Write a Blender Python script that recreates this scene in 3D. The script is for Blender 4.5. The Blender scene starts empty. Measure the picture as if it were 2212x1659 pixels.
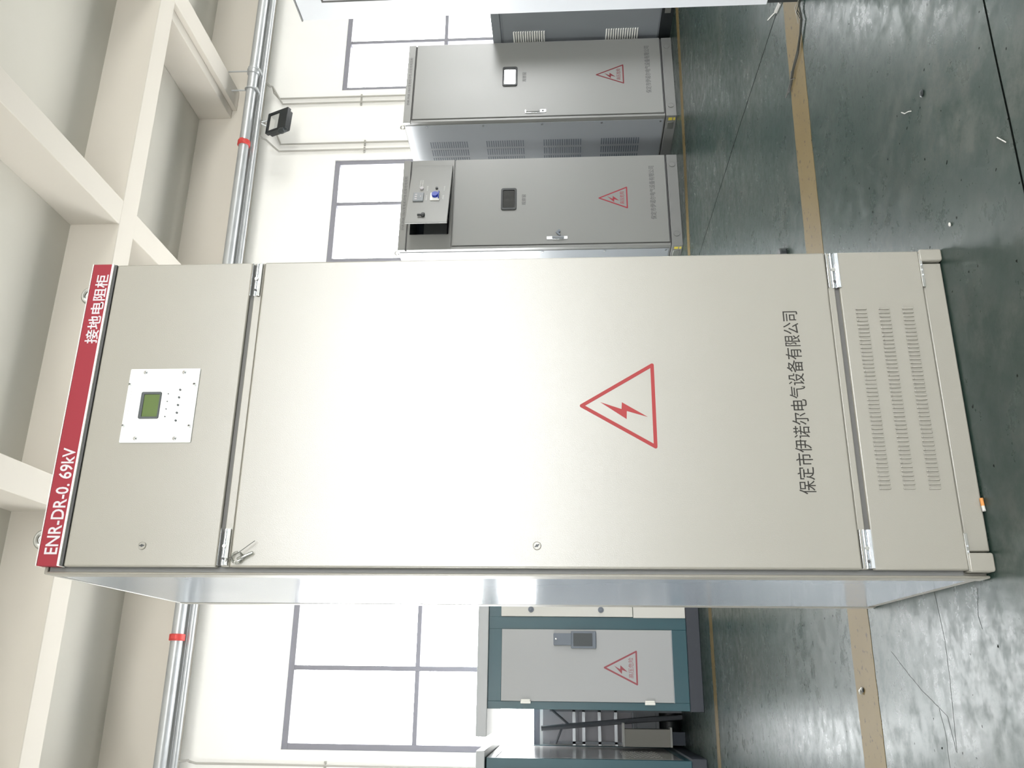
import bpy, bmesh, math, random
from mathutils import Vector, Matrix
random.seed(7)
C = bpy.context.scene.collection
SC = bpy.context.scene

# ------------------------------------------------------------------ camera
# upright frame of the photograph: right R, up U, forward F; the picture itself is turned a quarter turn
def cam_axes(pitch, yaw, roll):
    F = Vector((-math.sin(yaw)*math.cos(pitch), math.cos(yaw)*math.cos(pitch), math.sin(pitch)))
    r0 = Vector((math.cos(yaw), math.sin(yaw), 0)); u0 = r0.cross(F)
    R = math.cos(roll)*r0 + math.sin(roll)*u0
    U = -math.sin(roll)*r0 + math.cos(roll)*u0
    return R, U, F
CAM_F = 1852.24
R_, U_, F_ = cam_axes(0.0598847, -0.3383771, -0.0088193)
cd = bpy.data.cameras.new('camera'); cam = bpy.data.objects.new('camera', cd); C.objects.link(cam)
cd.sensor_fit = 'HORIZONTAL'; cd.sensor_width = 36.0; cd.lens = CAM_F*36.0/2212.0
cd.clip_start = 0.02; cd.clip_end = 200
X_, Y_, Z_ = -U_, R_, -F_
cam.matrix_world = Matrix(((X_[0], Y_[0], Z_[0], -0.25509), (X_[1], Y_[1], Z_[1], -2.00557), (X_[2], Y_[2], Z_[2], 0.95996), (0, 0, 0, 1)))
SC.camera = cam

# ------------------------------------------------------------------ exposure, sky
vs = SC.view_settings
vs.view_transform = 'Standard'; vs.look = 'None'; vs.gamma = 1.0; vs.use_curve_mapping = False
vs.exposure = 0.2
SC.cycles.max_bounces = 10; SC.cycles.diffuse_bounces = 6; SC.cycles.glossy_bounces = 5
SC.cycles.transparent_max_bounces = 10
SC.cycles.sample_clamp_indirect = 6.0
SC.cycles.use_denoising = True
SKY = 22.0
w = bpy.data.worlds.new('overcast_sky'); SC.world = w; w.use_nodes = True
nt = w.node_tree; nt.nodes.clear()
out = nt.nodes.new('ShaderNodeOutputWorld'); bg = nt.nodes.new('ShaderNodeBackground')
tc = nt.nodes.new('ShaderNodeTexCoord'); sx = nt.nodes.new('ShaderNodeSeparateXYZ'); rp = nt.nodes.new('ShaderNodeValToRGB')
nt.links.new(tc.outputs['Generated'], sx.inputs[0]); nt.links.new(sx.outputs['Z'], rp.inputs['Fac'])
rp.color_ramp.elements[0].position = 0.0; rp.color_ramp.elements[0].color = (0, 0, 0, 1)
rp.color_ramp.elements[1].position = 0.10; rp.color_ramp.elements[1].color = (1, 1, 1, 1)
gm = nt.nodes.new('ShaderNodeValToRGB')      # below-horizon glow, raised behind the camera to light the beam faces
gm.color_ramp.elements[0].position = 0.35; gm.color_ramp.elements[0].color = (0.70, 0.69, 0.65, 1)
gm.color_ramp.elements[1].position = 0.65; gm.color_ramp.elements[1].color = (0.36, 0.36, 0.345, 1)
my = nt.nodes.new('ShaderNodeMapRange'); my.inputs['From Min'].default_value = -1.0; nt.links.new(sx.outputs['Y'], my.inputs['Value']); nt.links.new(my.outputs['Result'], gm.inputs['Fac'])
mixg = nt.nodes.new('ShaderNodeMix'); mixg.data_type = 'RGBA'
nt.links.new(rp.outputs['Color'], mixg.inputs['Factor']); nt.links.new(gm.outputs['Color'], mixg.inputs['A']); mixg.inputs['B'].default_value = (0.97, 0.99, 1.0, 1)
nt.links.new(mixg.outputs['Result'], bg.inputs['Color']); bg.inputs['Strength'].default_value = SKY
nt.links.new(bg.outputs[0], out.inputs[0])

# room: far window wall at y = 6, opposite window wall at y = -6
XW, XE, YN, YS, ZC = -7.0, 11.0, 6.0, -6.0, 4.93
SILL, HEAD = 1.19, 3.46
NORTH = [(-0.81, 5.21), (6.14, 10.6), (-6.6, -1.75)]      # window spans in the far wall
EAST = [(-4.6, 0.6)]                                        # window span in the end wall
WEST_ADDED = [(-3.6, -0.2)]  # unseen window, added to light the west-facing cabinet sides
SOUTH = [(-0.7, 4.9)]          # window spans behind the camera

def portal(name, cx, cy, cz, sx_, sz_, facing):
    l = bpy.data.lights.new(name, 'AREA'); l.shape = 'RECTANGLE'; l.size = sx_; l.size_y = sz_
    l.cycles.is_portal = True
    o = bpy.data.objects.new(name, l); C.objects.link(o)
    o.location = (cx, cy, cz)
    o.rotation_euler = (math.radians(-90 if facing < 0 else 90), 0, 0)
for a, b in NORTH: portal('daylight_opening', (a+b)/2, YN+0.16, (SILL+HEAD)/2, b-a, HEAD-SILL, -1)
for a, b in SOUTH: portal('daylight_opening', (a+b)/2, YS-0.16, (SILL+HEAD)/2, b-a, HEAD-SILL, 1)

for a, b in WEST_ADDED:  # daylight through the added west window
    l = bpy.data.lights.new('daylight_opening', 'AREA'); l.shape = 'RECTANGLE'; l.size = b-a; l.size_y = HEAD-SILL; l.cycles.is_portal = True
    o = bpy.data.objects.new('daylight_opening', l); C.objects.link(o); o.location = (XW-.16, (a+b)/2, (SILL+HEAD)/2); o.rotation_euler = (math.radians(90), 0, math.radians(-90))
for a, b in EAST:
    l = bpy.data.lights.new('daylight_opening', 'AREA'); l.shape = 'RECTANGLE'; l.size = b-a; l.size_y = HEAD-SILL; l.cycles.is_portal = True
    o = bpy.data.objects.new('daylight_opening', l); C.objects.link(o); o.location = (XE+.16, (a+b)/2, (SILL+HEAD)/2); o.rotation_euler = (math.radians(90), 0, math.radians(90))

# ------------------------------------------------------------------ materials
def mat(name, col, rough=0.5, metal=0.0, spec=0.5, bump=0.0, bscale=300.0, vary=0.0, vscale=3.0, rvary=0.0, coat=0.0):
    m = bpy.data.materials.new(name); m.use_nodes = True
    n = m.node_tree.nodes; L = m.node_tree.links; b = n['Principled BSDF']
    b.inputs['Base Color'].default_value = (*col, 1); b.inputs['Roughness'].default_value = rough
    b.inputs['Metallic'].default_value = metal; b.inputs['Specular IOR Level'].default_value = spec
    b.inputs['Coat Weight'].default_value = coat
    t = n.new('ShaderNodeTexCoord')
    if vary or rvary:
        nz = n.new('ShaderNodeTexNoise'); nz.inputs['Scale'].default_value = vscale; nz.inputs['Detail'].default_value = 5
        L.new(t.outputs['Object'], nz.inputs['Vector'])
        if vary:
            mx = n.new('ShaderNodeMix'); mx.data_type = 'RGBA'
            mx.inputs['A'].default_value = (*[c*(1-vary) for c in col], 1); mx.inputs['B'].default_value = (*[min(1, c*(1+vary)) for c in col], 1)
            L.new(nz.outputs['Fac'], mx.inputs['Factor']); L.new(mx.outputs['Result'], b.inputs['Base Color'])
        if rvary:
            mr = n.new('ShaderNodeMapRange'); mr.inputs['To Min'].default_value = max(0.02, rough-rvary); mr.inputs['To Max'].default_value = rough+rvary
            L.new(nz.outputs['Fac'], mr.inputs['Value']); L.new(mr.outputs['Result'], b.inputs['Roughness'])
    if bump:
        nb = n.new('ShaderNodeTexNoise'); nb.inputs['Scale'].default_value = bscale; nb.inputs['Detail'].default_value = 2
        L.new(t.outputs['Object'], nb.inputs['Vector'])
        bp = n.new('ShaderNodeBump'); bp.inputs['Strength'].default_value = bump; bp.inputs['Distance'].default_value = 0.001
        L.new(nb.outputs['Fac'], bp.inputs['Height']); L.new(bp.outputs['Normal'], b.inputs['Normal'])
    return m

M = {}
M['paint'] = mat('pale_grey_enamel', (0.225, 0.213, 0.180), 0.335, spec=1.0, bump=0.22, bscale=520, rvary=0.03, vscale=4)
M['side_paint'] = mat('smooth_side_lit_enamel', (0.32, 0.35, 0.39), 0.15, spec=0.6, rvary=0.03, vscale=3)  # cool side light put into a paler, bluer copy of the enamel
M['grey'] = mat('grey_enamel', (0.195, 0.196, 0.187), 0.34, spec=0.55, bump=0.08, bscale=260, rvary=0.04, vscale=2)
M['greyside'] = mat('grey_side_lit_enamel', (0.25, 0.265, 0.28), 0.3, spec=0.5, rvary=0.04, vscale=2)  # copy of the grey enamel, lightened to carry the light on the sides
M['palepaint'] = mat('pale_side_enamel', (0.80, 0.82, 0.86), 0.16, spec=0.5, rvary=0.03, vscale=2)
M['grey_base'] = mat('grey_base_enamel', (0.16, 0.162, 0.155), 0.45, vary=0.06, vscale=8)
M['dkgrey'] = mat('dark_grey_enamel', (0.19, 0.205, 0.22), 0.4, vary=0.05)  # dark grey enamel of the louvred cabinet and small fittings
M['groove'] = mat('dark_rubber_gap_shade', (0.06, 0.06, 0.06), 0.7)  # rubber under the red header; in door gaps the shade as colour
M['midgroove'] = mat('grey_gap_shade', (0.085, 0.083, 0.078), 0.7)  # shade between doors and in panel seams, put into the colour
M['stripgrey'] = mat('mid_grey_gap_shade', (0.19, 0.19, 0.185), 0.6)
M['joint'] = mat('dark_floor_joint', (0.004, 0.005, 0.0045), 0.95, spec=0.0)
M['black'] = mat('black_paint', (0.012, 0.015, 0.016), 0.45)
M['dark'] = mat('dark_interior', (0.075, 0.09, 0.115), 0.6)
M['red'] = mat('red_film', (0.21, 0.012, 0.022), 0.5, spec=0.3)
M['redpaint'] = mat('red_stencil_paint', (0.24, 0.02, 0.02), 0.55, spec=0.3)
M['dullred'] = mat('dull_red_stencil_paint', (0.14, 0.012, 0.017), 0.55, spec=0.3)
M['white'] = mat('white_film', (0.45, 0.43, 0.45), 0.5)
M['trim'] = mat('white_plastic_trim', (0.78, 0.77, 0.72), 0.4)
M['plate'] = mat('white_instrument_plate', (0.62, 0.63, 0.61), 0.35, spec=0.5)
M['brightred'] = mat('clear_red_stencil_paint', (0.26, 0.022, 0.034), 0.55, spec=0.3)
M['hazered'] = mat('hazed_red_stencil_paint', (0.27, 0.075, 0.085), 0.6, spec=0.3)  # pink veil of lens haze mixed into this red
M['ink'] = mat('black_stencil_ink', (0.018, 0.016, 0.013), 0.6, spec=0.3)
M['greyink'] = mat('grey_stencil_ink', (0.10, 0.10, 0.10), 0.6, spec=0.3)
M['paleink'] = mat('pale_print_ink', (0.42, 0.42, 0.41), 0.6)
M['lcd'] = mat('green_display', (0.075, 0.115, 0.03), 0.25)
M['bezel'] = mat('dark_bezel', (0.035, 0.042, 0.045), 0.4)
M['chrome'] = mat('zinc_plate', (0.80, 0.82, 0.84), 0.13, metal=1.0, rvary=0.06, vscale=30)
M['dullzinc'] = mat('dull_zinc', (0.42, 0.42, 0.39), 0.35, metal=0.9, rvary=0.1, vscale=30)
M['galv'] = mat('galvanised_steel', (0.50, 0.52, 0.54), 0.35, metal=0.45, vary=0.12, vscale=6, rvary=0.1)
M['conduit'] = mat('painted_conduit', (0.42, 0.41, 0.38), 0.4)
M['clamp'] = mat('red_coupling_paint', (0.55, 0.05, 0.045), 0.45)
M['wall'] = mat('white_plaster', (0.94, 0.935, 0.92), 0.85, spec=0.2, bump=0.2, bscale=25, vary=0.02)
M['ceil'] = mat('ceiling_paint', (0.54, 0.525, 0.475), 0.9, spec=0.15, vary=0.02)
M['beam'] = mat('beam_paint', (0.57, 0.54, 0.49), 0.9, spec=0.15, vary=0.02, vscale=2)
M['frame'] = mat('window_frame_grey', (0.24, 0.24, 0.28), 0.5)  # backlight bloom put into this pale lilac grey
M['teal'] = mat('teal_enamel', (0.024, 0.075, 0.092), 0.33, spec=0.5)
M['tealgrey'] = mat('pale_door_enamel', (0.34, 0.345, 0.345), 0.4)
M['cream'] = mat('cream_panel', (0.55, 0.54, 0.50), 0.4)
M['slab'] = mat('pale_top_slab', (0.42, 0.43, 0.44), 0.4)
M['sideglossy'] = mat('glossy_grey_panel', (0.33, 0.32, 0.31), 0.17, spec=0.5)
M['plinth'] = mat('dark_plinth', (0.028, 0.032, 0.042), 0.5)
M['handle'] = mat('grey_handle_plastic', (0.13, 0.15, 0.18), 0.45)
M['blue'] = mat('blue_plastic', (0.012, 0.035, 0.32), 0.35)
M['yellow'] = mat('yellow_sticker', (0.55, 0.45, 0.05), 0.5)
M['tape'] = None
M['steel'] = mat('grey_steel', (0.20, 0.21, 0.23), 0.45, metal=0.3)
M['beige'] = mat('beige_tray_paint', (0.50, 0.48, 0.42), 0.5)
M['orange'] = mat('orange_filter_paper', (0.48, 0.20, 0.05), 0.7)
M['paper'] = mat('white_paper', (0.42, 0.41, 0.38), 0.7)
M['wire'] = mat('grey_wire', (0.04, 0.042, 0.034), 0.5)
M['reflector'] = mat('lamp_reflector', (0.62, 0.63, 0.61), 0.35, metal=0.2)

def glass(name, tint=(1, 1, 1), refl=0.06, rough=0.0):
    m = bpy.data.materials.new(name); m.use_nodes = True
    n = m.node_tree.nodes; L = m.node_tree.links; n.clear()
    o = n.new('ShaderNodeOutputMaterial'); mx = n.new('ShaderNodeMixShader'); t = n.new('ShaderNodeBsdfTransparent'); g = n.new('ShaderNodeBsdfGlossy')
    t.inputs['Color'].default_value = (*tint, 1); g.inputs['Roughness'].default_value = rough; mx.inputs['Fac'].default_value = refl
    L.new(t.outputs[0], mx.inputs[1]); L.new(g.outputs[0], mx.inputs[2]); L.new(mx.outputs[0], o.inputs[0])
    return m
M['glass'] = glass('clear_window_glass')
M['darkglass'] = glass('dark_sight_glass', (0.25, 0.27, 0.30), 0.10, 0.02)
M['clear'] = glass('clear_plastic', (0.74, 0.75, 0.73), 0.22, 0.08)

def floor_mat():
    m = bpy.data.materials.new('worn_green_epoxy'); m.use_nodes = True
    n = m.node_tree.nodes; L = m.node_tree.links; b = n['Principled BSDF']
    t = n.new('ShaderNodeTexCoord')
    def noise(scale, detail, vec=None, rough=0.55):
        z = n.new('ShaderNodeTexNoise'); z.inputs['Scale'].default_value = scale; z.inputs['Detail'].default_value = detail; z.inputs['Roughness'].default_value = rough
        L.new(vec if vec is not None else t.outputs['Object'], z.inputs['Vector']); return z.outputs['Fac']
    def mapping(sc, rz=0):
        p = n.new('ShaderNodeMapping'); p.inputs['Scale'].default_value = sc; p.inputs['Rotation'].default_value = (0, 0, rz); L.new(t.outputs['Object'], p.inputs['Vector']); return p.outputs[0]
    def ramp(v, a, c):
        r = n.new('ShaderNodeMapRange'); r.inputs['From Min'].default_value = a; r.inputs['From Max'].default_value = c; r.clamp = True; L.new(v, r.inputs['Value']); return r.outputs['Result']
    def mul(a, c):
        k = n.new('ShaderNodeMath'); k.operation = 'MULTIPLY'; L.new(a, k.inputs[0])
        if isinstance(c, float): k.inputs[1].default_value = c
        else: L.new(c, k.inputs[1])
        return k.outputs[0]
    def mix(f, a, c):
        k = n.new('ShaderNodeMix'); k.data_type = 'RGBA'; L.new(f, k.inputs['Factor'])
        for s, v in (('A', a), ('B', c)):
            if isinstance(v, tuple): k.inputs[s].default_value = (*v, 1)
            else: L.new(v, k.inputs[s])
        return k.outputs['Result']
    big = noise(0.9, 6)
    col = mix(ramp(big, 0.3, 0.7), (0.013, 0.029, 0.0235), (0.025, 0.040, 0.033))
    # pale wear clouds and directional scuffs
    wear = mul(ramp(noise(1.3, 8, None, 0.65), 0.46, 0.62), ramp(noise(9.0, 9, mapping((1, 1, 1), 0.6), 0.75), 0.42, 0.62))
    col = mix(mul(wear, 0.55), col, (0.085, 0.09, 0.08))
    sc1 = ramp(noise(9.0, 4, mapping((1.0, 9.0, 1), 0.15), 0.6), 0.60, 0.78)
    col = mix(mul(sc1, 0.22), col, (0.085, 0.09, 0.08))
    sc2 = ramp(noise(5.0, 5, mapping((8.0, 1.0, 1), 0.5), 0.6), 0.64, 0.80)
    col = mix(mul(sc2, 0.25), col, (0.085, 0.09, 0.08))
    # dark chips
    v = n.new('ShaderNodeTexVoronoi'); v.voronoi_dimensions = '2D'; v.inputs['Scale'].default_value = 13.0
    wob_ = n.new('ShaderNodeTexNoise'); wob_.inputs['Scale'].default_value = 90.0; L.new(t.outputs['Object'], wob_.inputs['Vector'])
    sc_ = n.new('ShaderNodeVectorMath'); sc_.operation = 'SCALE'; sc_.inputs['Scale'].default_value = 0.012; L.new(wob_.outputs['Color'], sc_.inputs[0])
    ad_ = n.new('ShaderNodeVectorMath'); ad_.operation = 'ADD'; L.new(t.outputs['Object'], ad_.inputs[0]); L.new(sc_.outputs[0], ad_.inputs[1]); L.new(ad_.outputs[0], v.inputs['Vector'])
    vc = n.new('ShaderNodeSeparateColor'); L.new(v.outputs['Color'], vc.inputs[0])      # every chip its own size, many cells without one
    sb = n.new('ShaderNodeMath'); sb.operation = 'SUBTRACT'; L.new(mul(ramp(vc.outputs[0], 0.40, 1.0), 0.062), sb.inputs[0]); L.new(v.outputs['Distance'], sb.inputs[1])
    chips = ramp(sb.outputs[0], 0.0, 0.02)
    sel = ramp(noise(1.1, 3), 0.36, 0.50)
    chip = mul(chips, sel)
    col = mix(mul(chip, 0.9), col, (0.008, 0.009, 0.008))
    sp = n.new('ShaderNodeMapRange'); sp.inputs['To Min'].default_value = 0.16; sp.inputs['To Max'].default_value = 0.0; L.new(chip, sp.inputs['Value'])
    L.new(col, b.inputs['Base Color'])
    rr = n.new('ShaderNodeMapRange'); rr.inputs['To Min'].default_value = 0.16; rr.inputs['To Max'].default_value = 0.40
    L.new(noise(2.6, 9, mapping((1.0, 1.9, 1)), 0.66), rr.inputs['Value']); ra = n.new('ShaderNodeMath'); ra.operation = 'ADD'; ra.use_clamp = True
    L.new(rr.outputs['Result'], ra.inputs[0]); L.new(mul(ramp(noise(14.0, 8, None, 0.75), 0.45, 0.65), 0.14), ra.inputs[1]); L.new(ra.outputs[0], b.inputs['Roughness'])
    L.new(sp.outputs['Result'], b.inputs['Specular IOR Level'])
    bp = n.new('ShaderNodeBump'); bp.inputs['Strength'].default_value = 0.10; bp.inputs['Distance'].default_value = 0.002
    L.new(noise(11.0, 5, None, 0.6), bp.inputs['Height']); L.new(bp.outputs['Normal'], b.inputs['Normal'])
    return m
M['floor'] = floor_mat()

def stripe_mat():
    m = bpy.data.materials.new('worn_yellow_line_paint'); m.use_nodes = True
    n = m.node_tree.nodes; L = m.node_tree.links; b = n['Principled BSDF']; t = n.new('ShaderNodeTexCoord')
    z = n.new('ShaderNodeTexNoise'); z.inputs['Scale'].default_value = 3.0; z.inputs['Detail'].default_value = 8
    z2 = n.new('ShaderNodeTexNoise'); z2.inputs['Scale'].default_value = 38.0; z2.inputs['Detail'].default_value = 3
    L.new(t.outputs['Object'], z.inputs['Vector']); L.new(t.outputs['Object'], z2.inputs['Vector'])
    mx = n.new('ShaderNodeMix'); mx.data_type = 'RGBA'; mx.inputs['A'].default_value = (0.112, 0.078, 0.026, 1); mx.inputs['B'].default_value = (0.155, 0.115, 0.048, 1)
    L.new(z.outputs['Fac'], mx.inputs['Factor'])
    r = n.new('ShaderNodeMapRange'); r.inputs['From Min'].default_value = 0.62; r.inputs['From Max'].default_value = 0.70; r.clamp = True; L.new(z2.outputs['Fac'], r.inputs['Value'])
    m2 = n.new('ShaderNodeMix'); m2.data_type = 'RGBA'; m2.inputs['B'].default_value = (0.05, 0.04, 0.022, 1)
    L.new(r.outputs['Result'], m2.inputs['Factor']); L.new(mx.outputs['Result'], m2.inputs['A']); L.new(m2.outputs['Result'], b.inputs['Base Color'])
    b.inputs['Roughness'].default_value = 0.5; b.inputs['Specular IOR Level'].default_value = 0.12
    return m
M['tape'] = stripe_mat()

# ------------------------------------------------------------------ mesh helpers
class MB:
    def __init__(s): s.v = []; s.f = []
    def add(s, vs_, fs):
        k = len(s.v); s.v += [tuple(p) for p in vs_]; s.f += [tuple(i+k for i in q) for q in fs]; return s
    def box(s, x0, x1, y0, y1, z0, z1, rot=None, piv=None):
        p = [(x0, y0, z0), (x1, y0, z0), (x1, y1, z0), (x0, y1, z0), (x0, y0, z1), (x1, y0, z1), (x1, y1, z1), (x0, y1, z1)]
        if rot is not None:
            c = Vector(piv) if piv is not None else Vector(((x0+x1)/2, (y0+y1)/2, (z0+z1)/2))
            p = [tuple(rot @ (Vector(q)-c) + c) for q in p]
        return s.add(p, [(0, 3, 2, 1), (4, 5, 6, 7), (0, 1, 5, 4), (1, 2, 6, 5), (2, 3, 7, 6), (3, 0, 4, 7)])
    def prism(s, poly, y0, y1):            # outline in x, z pushed along y
        n = len(poly)
        return s.add([(x, y0, z) for x, z in poly] + [(x, y1, z) for x, z in poly],
                     [tuple(range(n)), tuple(range(2*n-1, n-1, -1))] + [(i, i+n, (i+1) % n+n, (i+1) % n) for i in range(n)])
    def tube(s, pts, r, n=12, caps=True):
        pts = [Vector(p) for p in pts]; rings = []; up = None
        for i, p in enumerate(pts):
            a = pts[max(i-1, 0)]; b = pts[min(i+1, len(pts)-1)]; d = (b-a).normalized()
            if up is None:
                up = Vector((0, 0, 1)) if abs(d.z) < 0.9 else Vector((1, 0, 0))
            sd = d.cross(up).normalized(); up = sd.cross(d).normalized()
            rr = r[i] if isinstance(r, (list, tuple)) else r
            rings.append([p + rr*(math.cos(2*math.pi*k/n)*sd + math.sin(2*math.pi*k/n)*up) for k in range(n)])
        vs_ = [q for ring in rings for q in ring]; fs = []
        for i in range(len(rings)-1):
            for k in range(n):
                fs.append((i*n+k, i*n+(k+1) % n, (i+1)*n+(k+1) % n, (i+1)*n+k))
        if caps: fs += [tuple(range(n-1, -1, -1)), tuple((len(rings)-1)*n+k for k in range(n))]
        return s.add(vs_, fs)
    def cyl(s, a, b, r, n=20): return s.tube([a, b], r, n)
    def torus(s, c, R, r, ax='y', n=28, m=10):
        vs_ = []; fs = []
        for i in range(n):
            a = 2*math.pi*i/n
            for j in range(m):
                b = 2*math.pi*j/m; q = (R+r*math.cos(b)); u, v_, w_ = q*math.cos(a), q*math.sin(a), r*math.sin(b)
                p = {'y': (u, w_, v_), 'x': (w_, u, v_), 'z': (u, v_, w_)}[ax]
                vs_.append((c[0]+p[0], c[1]+p[1], c[2]+p[2]))
        for i in range(n):
            for j in range(m):
                fs.append((i*m+j, ((i+1) % n)*m+j, ((i+1) % n)*m+(j+1) % m, i*m+(j+1) % m))
        return s.add(vs_, fs)
    def ball(s, c, rx, ry=None, rz=None, n=16, m=10):
        ry = ry or rx; rz = rz or rx; vs_ = []; fs = []
        for j in range(m+1):
            th = math.pi*j/m
            for i in range(n):
                ph = 2*math.pi*i/n
                vs_.append((c[0]+rx*math.sin(th)*math.cos(ph), c[1]+ry*math.sin(th)*math.sin(ph), c[2]+rz*math.cos(th)))
        for j in range(m):
            for i in range(n): fs.append((j*n+i, (j+1)*n+i, (j+1)*n+(i+1) % n, j*n+(i+1) % n))
        return s.add(vs_, fs)
    def xf(s, mtx):
        s.v = [tuple(mtx @ Vector(p)) for p in s.v]; return s
    def build(s, name, m, parent=None, bevel=0.0, seg=2, smooth=True):
        me = bpy.data.meshes.new(name); me.from_pydata(s.v, [], s.f)
        bm = bmesh.new(); bm.from_mesh(me)
        bmesh.ops.remove_doubles(bm, verts=bm.verts, dist=1e-6)
        bmesh.ops.recalc_face_normals(bm, faces=bm.faces); bm.to_mesh(me); bm.free()
        me.materials.append(m); o = bpy.data.objects.new(name, me); C.objects.link(o)
        if smooth:
            for p in me.polygons: p.use_smooth = True
            me.set_sharp_from_angle(angle=math.radians(35))
        if parent is not None: o.parent = parent
        if bevel:
            b = o.modifiers.new('edge', 'BEVEL'); b.width = bevel; b.segments = seg; b.limit_method = 'ANGLE'; b.angle_limit = math.radians(40)
        return o

def tag(o, label=None, cat=None, group=None, kind=None):
    if label: o['label'] = label
    if cat: o['category'] = cat
    if group: o['group'] = group
    if kind: o['kind'] = kind
    return o
def thing(name, label, cat, loc=(0, 0, 0), rz=0.0, group=None):
    o = bpy.data.objects.new(name, None); C.objects.link(o); o.empty_display_size = 0.1
    o.location = loc; o.rotation_euler = (0, 0, math.radians(rz)); return tag(o, label, cat, group)
def struct(o): o['kind'] = 'structure'; return o
def box(name, m, parent, x0, x1, y0, y1, z0, z1, bevel=0.0, seg=2): return MB().box(x0, x1, y0, y1, z0, z1).build(name, m, parent, bevel, seg)

def rrect(x0, x1, z0, z1, r, n=5):
    out_ = []
    for cx, cz, a0 in ((x1-r, z1-r, 0), (x0+r, z1-r, 90), (x0+r, z0+r, 180), (x1-r, z0+r, 270)):
        for k in range(n+1):
            a = math.radians(a0+90*k/n); out_.append((cx+r*math.cos(a), cz+r*math.sin(a)))
    return out_
def ring_prism(outer, inner, y0, y1):
    n = len(outer); mb = MB()
    vs_ = [(x, y0, z) for x, z in outer]+[(x, y0, z) for x, z in inner]+[(x, y1, z) for x, z in outer]+[(x, y1, z) for x, z in inner]
    fs = []
    for i in range(n):
        j = (i+1) % n
        fs += [(i, j, n+j, n+i), (2*n+i, 3*n+i, 3*n+j, 2*n+j), (i, 2*n+i, 2*n+j, j), (n+i, n+j, 3*n+j, 3*n+i)]
    return mb.add(vs_, fs)

def lettering(name, s, m, parent, x0, x1, z0, z1, y, bold=0.0, spacing=1.0, depth=0.0006, mtx=None):
    """writing on a face looking towards -y, fitted into the given rectangle"""
    c = bpy.data.curves.new(name, 'FONT'); c.body = s; c.size = 1.0; c.extrude = 0.01; c.offset = bold; c.space_character = spacing; c.resolution_u = 3
    o = bpy.data.objects.new(name, c); C.objects.link(o); bpy.context.view_layer.update()
    me = bpy.data.meshes.new_from_object(o.evaluated_get(bpy.context.evaluated_depsgraph_get()))
    C.objects.unlink(o); bpy.data.objects.remove(o); bpy.data.curves.remove(c)
    xs = [v.co.x for v in me.vertices]; ys = [v.co.y for v in me.vertices]
    ax, bx, ay, by = min(xs), max(xs), min(ys), max(ys)
    for v in me.vertices:
        p = Vector((x0+(v.co.x-ax)/(bx-ax)*(x1-x0), y-depth if v.co.z > 0 else y+depth*0.2, z0+(v.co.y-ay)/(by-ay)*(z1-z0)))
        v.co = mtx @ p if mtx is not None else p
    me.name = name; me.materials.clear(); me.materials.append(m)
    ob = bpy.data.objects.new(name, me); C.objects.link(ob); ob.parent = parent
    return ob

def warning_triangle(parent, m, ax, az, bx, bz, wd, y, text=None, bolt=None, tm=None):
    """apex (ax, az), base half width bx, base height bz, line width wd; lightning flash inside"""
    pts = [(ax-bx, bz), (ax+bx, bz), (ax, az)]
    cx = sum(p[0] for p in pts)/3; cz = sum(p[1] for p in pts)/3
    # centre line -> rounded outer, sharp inner
    outer, inner = [], []
    N = 6
    for i in range(3):
        p, a, b = Vector(pts[i]), Vector(pts[i-1]), Vector(pts[(i+1) % 3])
        d0 = (p-a).normalized(); d1 = (b-p).normalized()
        n0 = Vector((d0.y, -d0.x)); n1 = Vector((d1.y, -d1.x))
        a0 = math.atan2(n0.y, n0.x); a1 = math.atan2(n1.y, n1.x)
        while a1 < a0: a1 += 2*math.pi
        half = (a1-a0)/2; q = p - (n0+n1).normalized()*(wd/2/math.cos(half))
        for k in range(N+1):
            an = a0+(a1-a0)*k/N; outer.append((p.x+wd/2*math.cos(an), p.y+wd/2*math.sin(an))); inner.append((q.x+1e-5*math.cos(an), q.y+1e-5*math.sin(an)))
    ring_prism(outer, inner, y-0.0006, y+0.0002).build('warning_triangle', m, parent, smooth=False)
    h = az-bz
    fl = [(.06, .70), (-.045, .515), (.075, .505), (-.125, .285), (-.065, .455), (-.185, .465)] if bolt is None else bolt
    MB().prism([(ax+u*h, bz+v_*h) for u, v_ in fl], y-0.0006, y+0.0002).build('lightning_flash', m, parent, smooth=False)
    if text:
        lettering('warning_lettering', text, tm or m, parent, ax-bx*0.62, ax+bx*0.62, bz+h*0.10, bz+h*0.255, y)

# ------------------------------------------------------------------ the building
def wall_y(name, y0, y1, spans):
    mb = MB(); z1 = ZC+0.12
    mb.box(XW-.25, XE+.25, y0, y1, 0, SILL); mb.box(XW-.25, XE+.25, y0, y1, HEAD, z1)
    e = sorted(spans); xs = [XW-.25]+[q for s in e for q in s]+[XE+.25]
    for i in range(0, len(xs), 2): mb.box(xs[i], xs[i+1], y0, y1, SILL, HEAD)
    return struct(mb.build(name, M['wall'], smooth=False))
struct(MB().box(XW-.25, XE+.25, YS-.25, YN+.25, -0.15, 0).build('floor', M['floor'], smooth=False))
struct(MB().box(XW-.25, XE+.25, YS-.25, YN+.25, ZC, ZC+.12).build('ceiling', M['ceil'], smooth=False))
wall_y('wall_north', YN, YN+.25, NORTH); wall_y('wall_south', YS-.25, YS, SOUTH)
wa, wb_ = WEST_ADDED[0]
struct(MB().box(XW-.25, XW, YS, YN, 0, SILL).box(XW-.25, XW, YS, YN, HEAD, ZC).box(XW-.25, XW, YS, wa, SILL, HEAD).box(XW-.25, XW, wb_, YN, SILL, HEAD).build('wall_west', M['wall'], smooth=False))
ea, eb = EAST[0]
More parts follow.
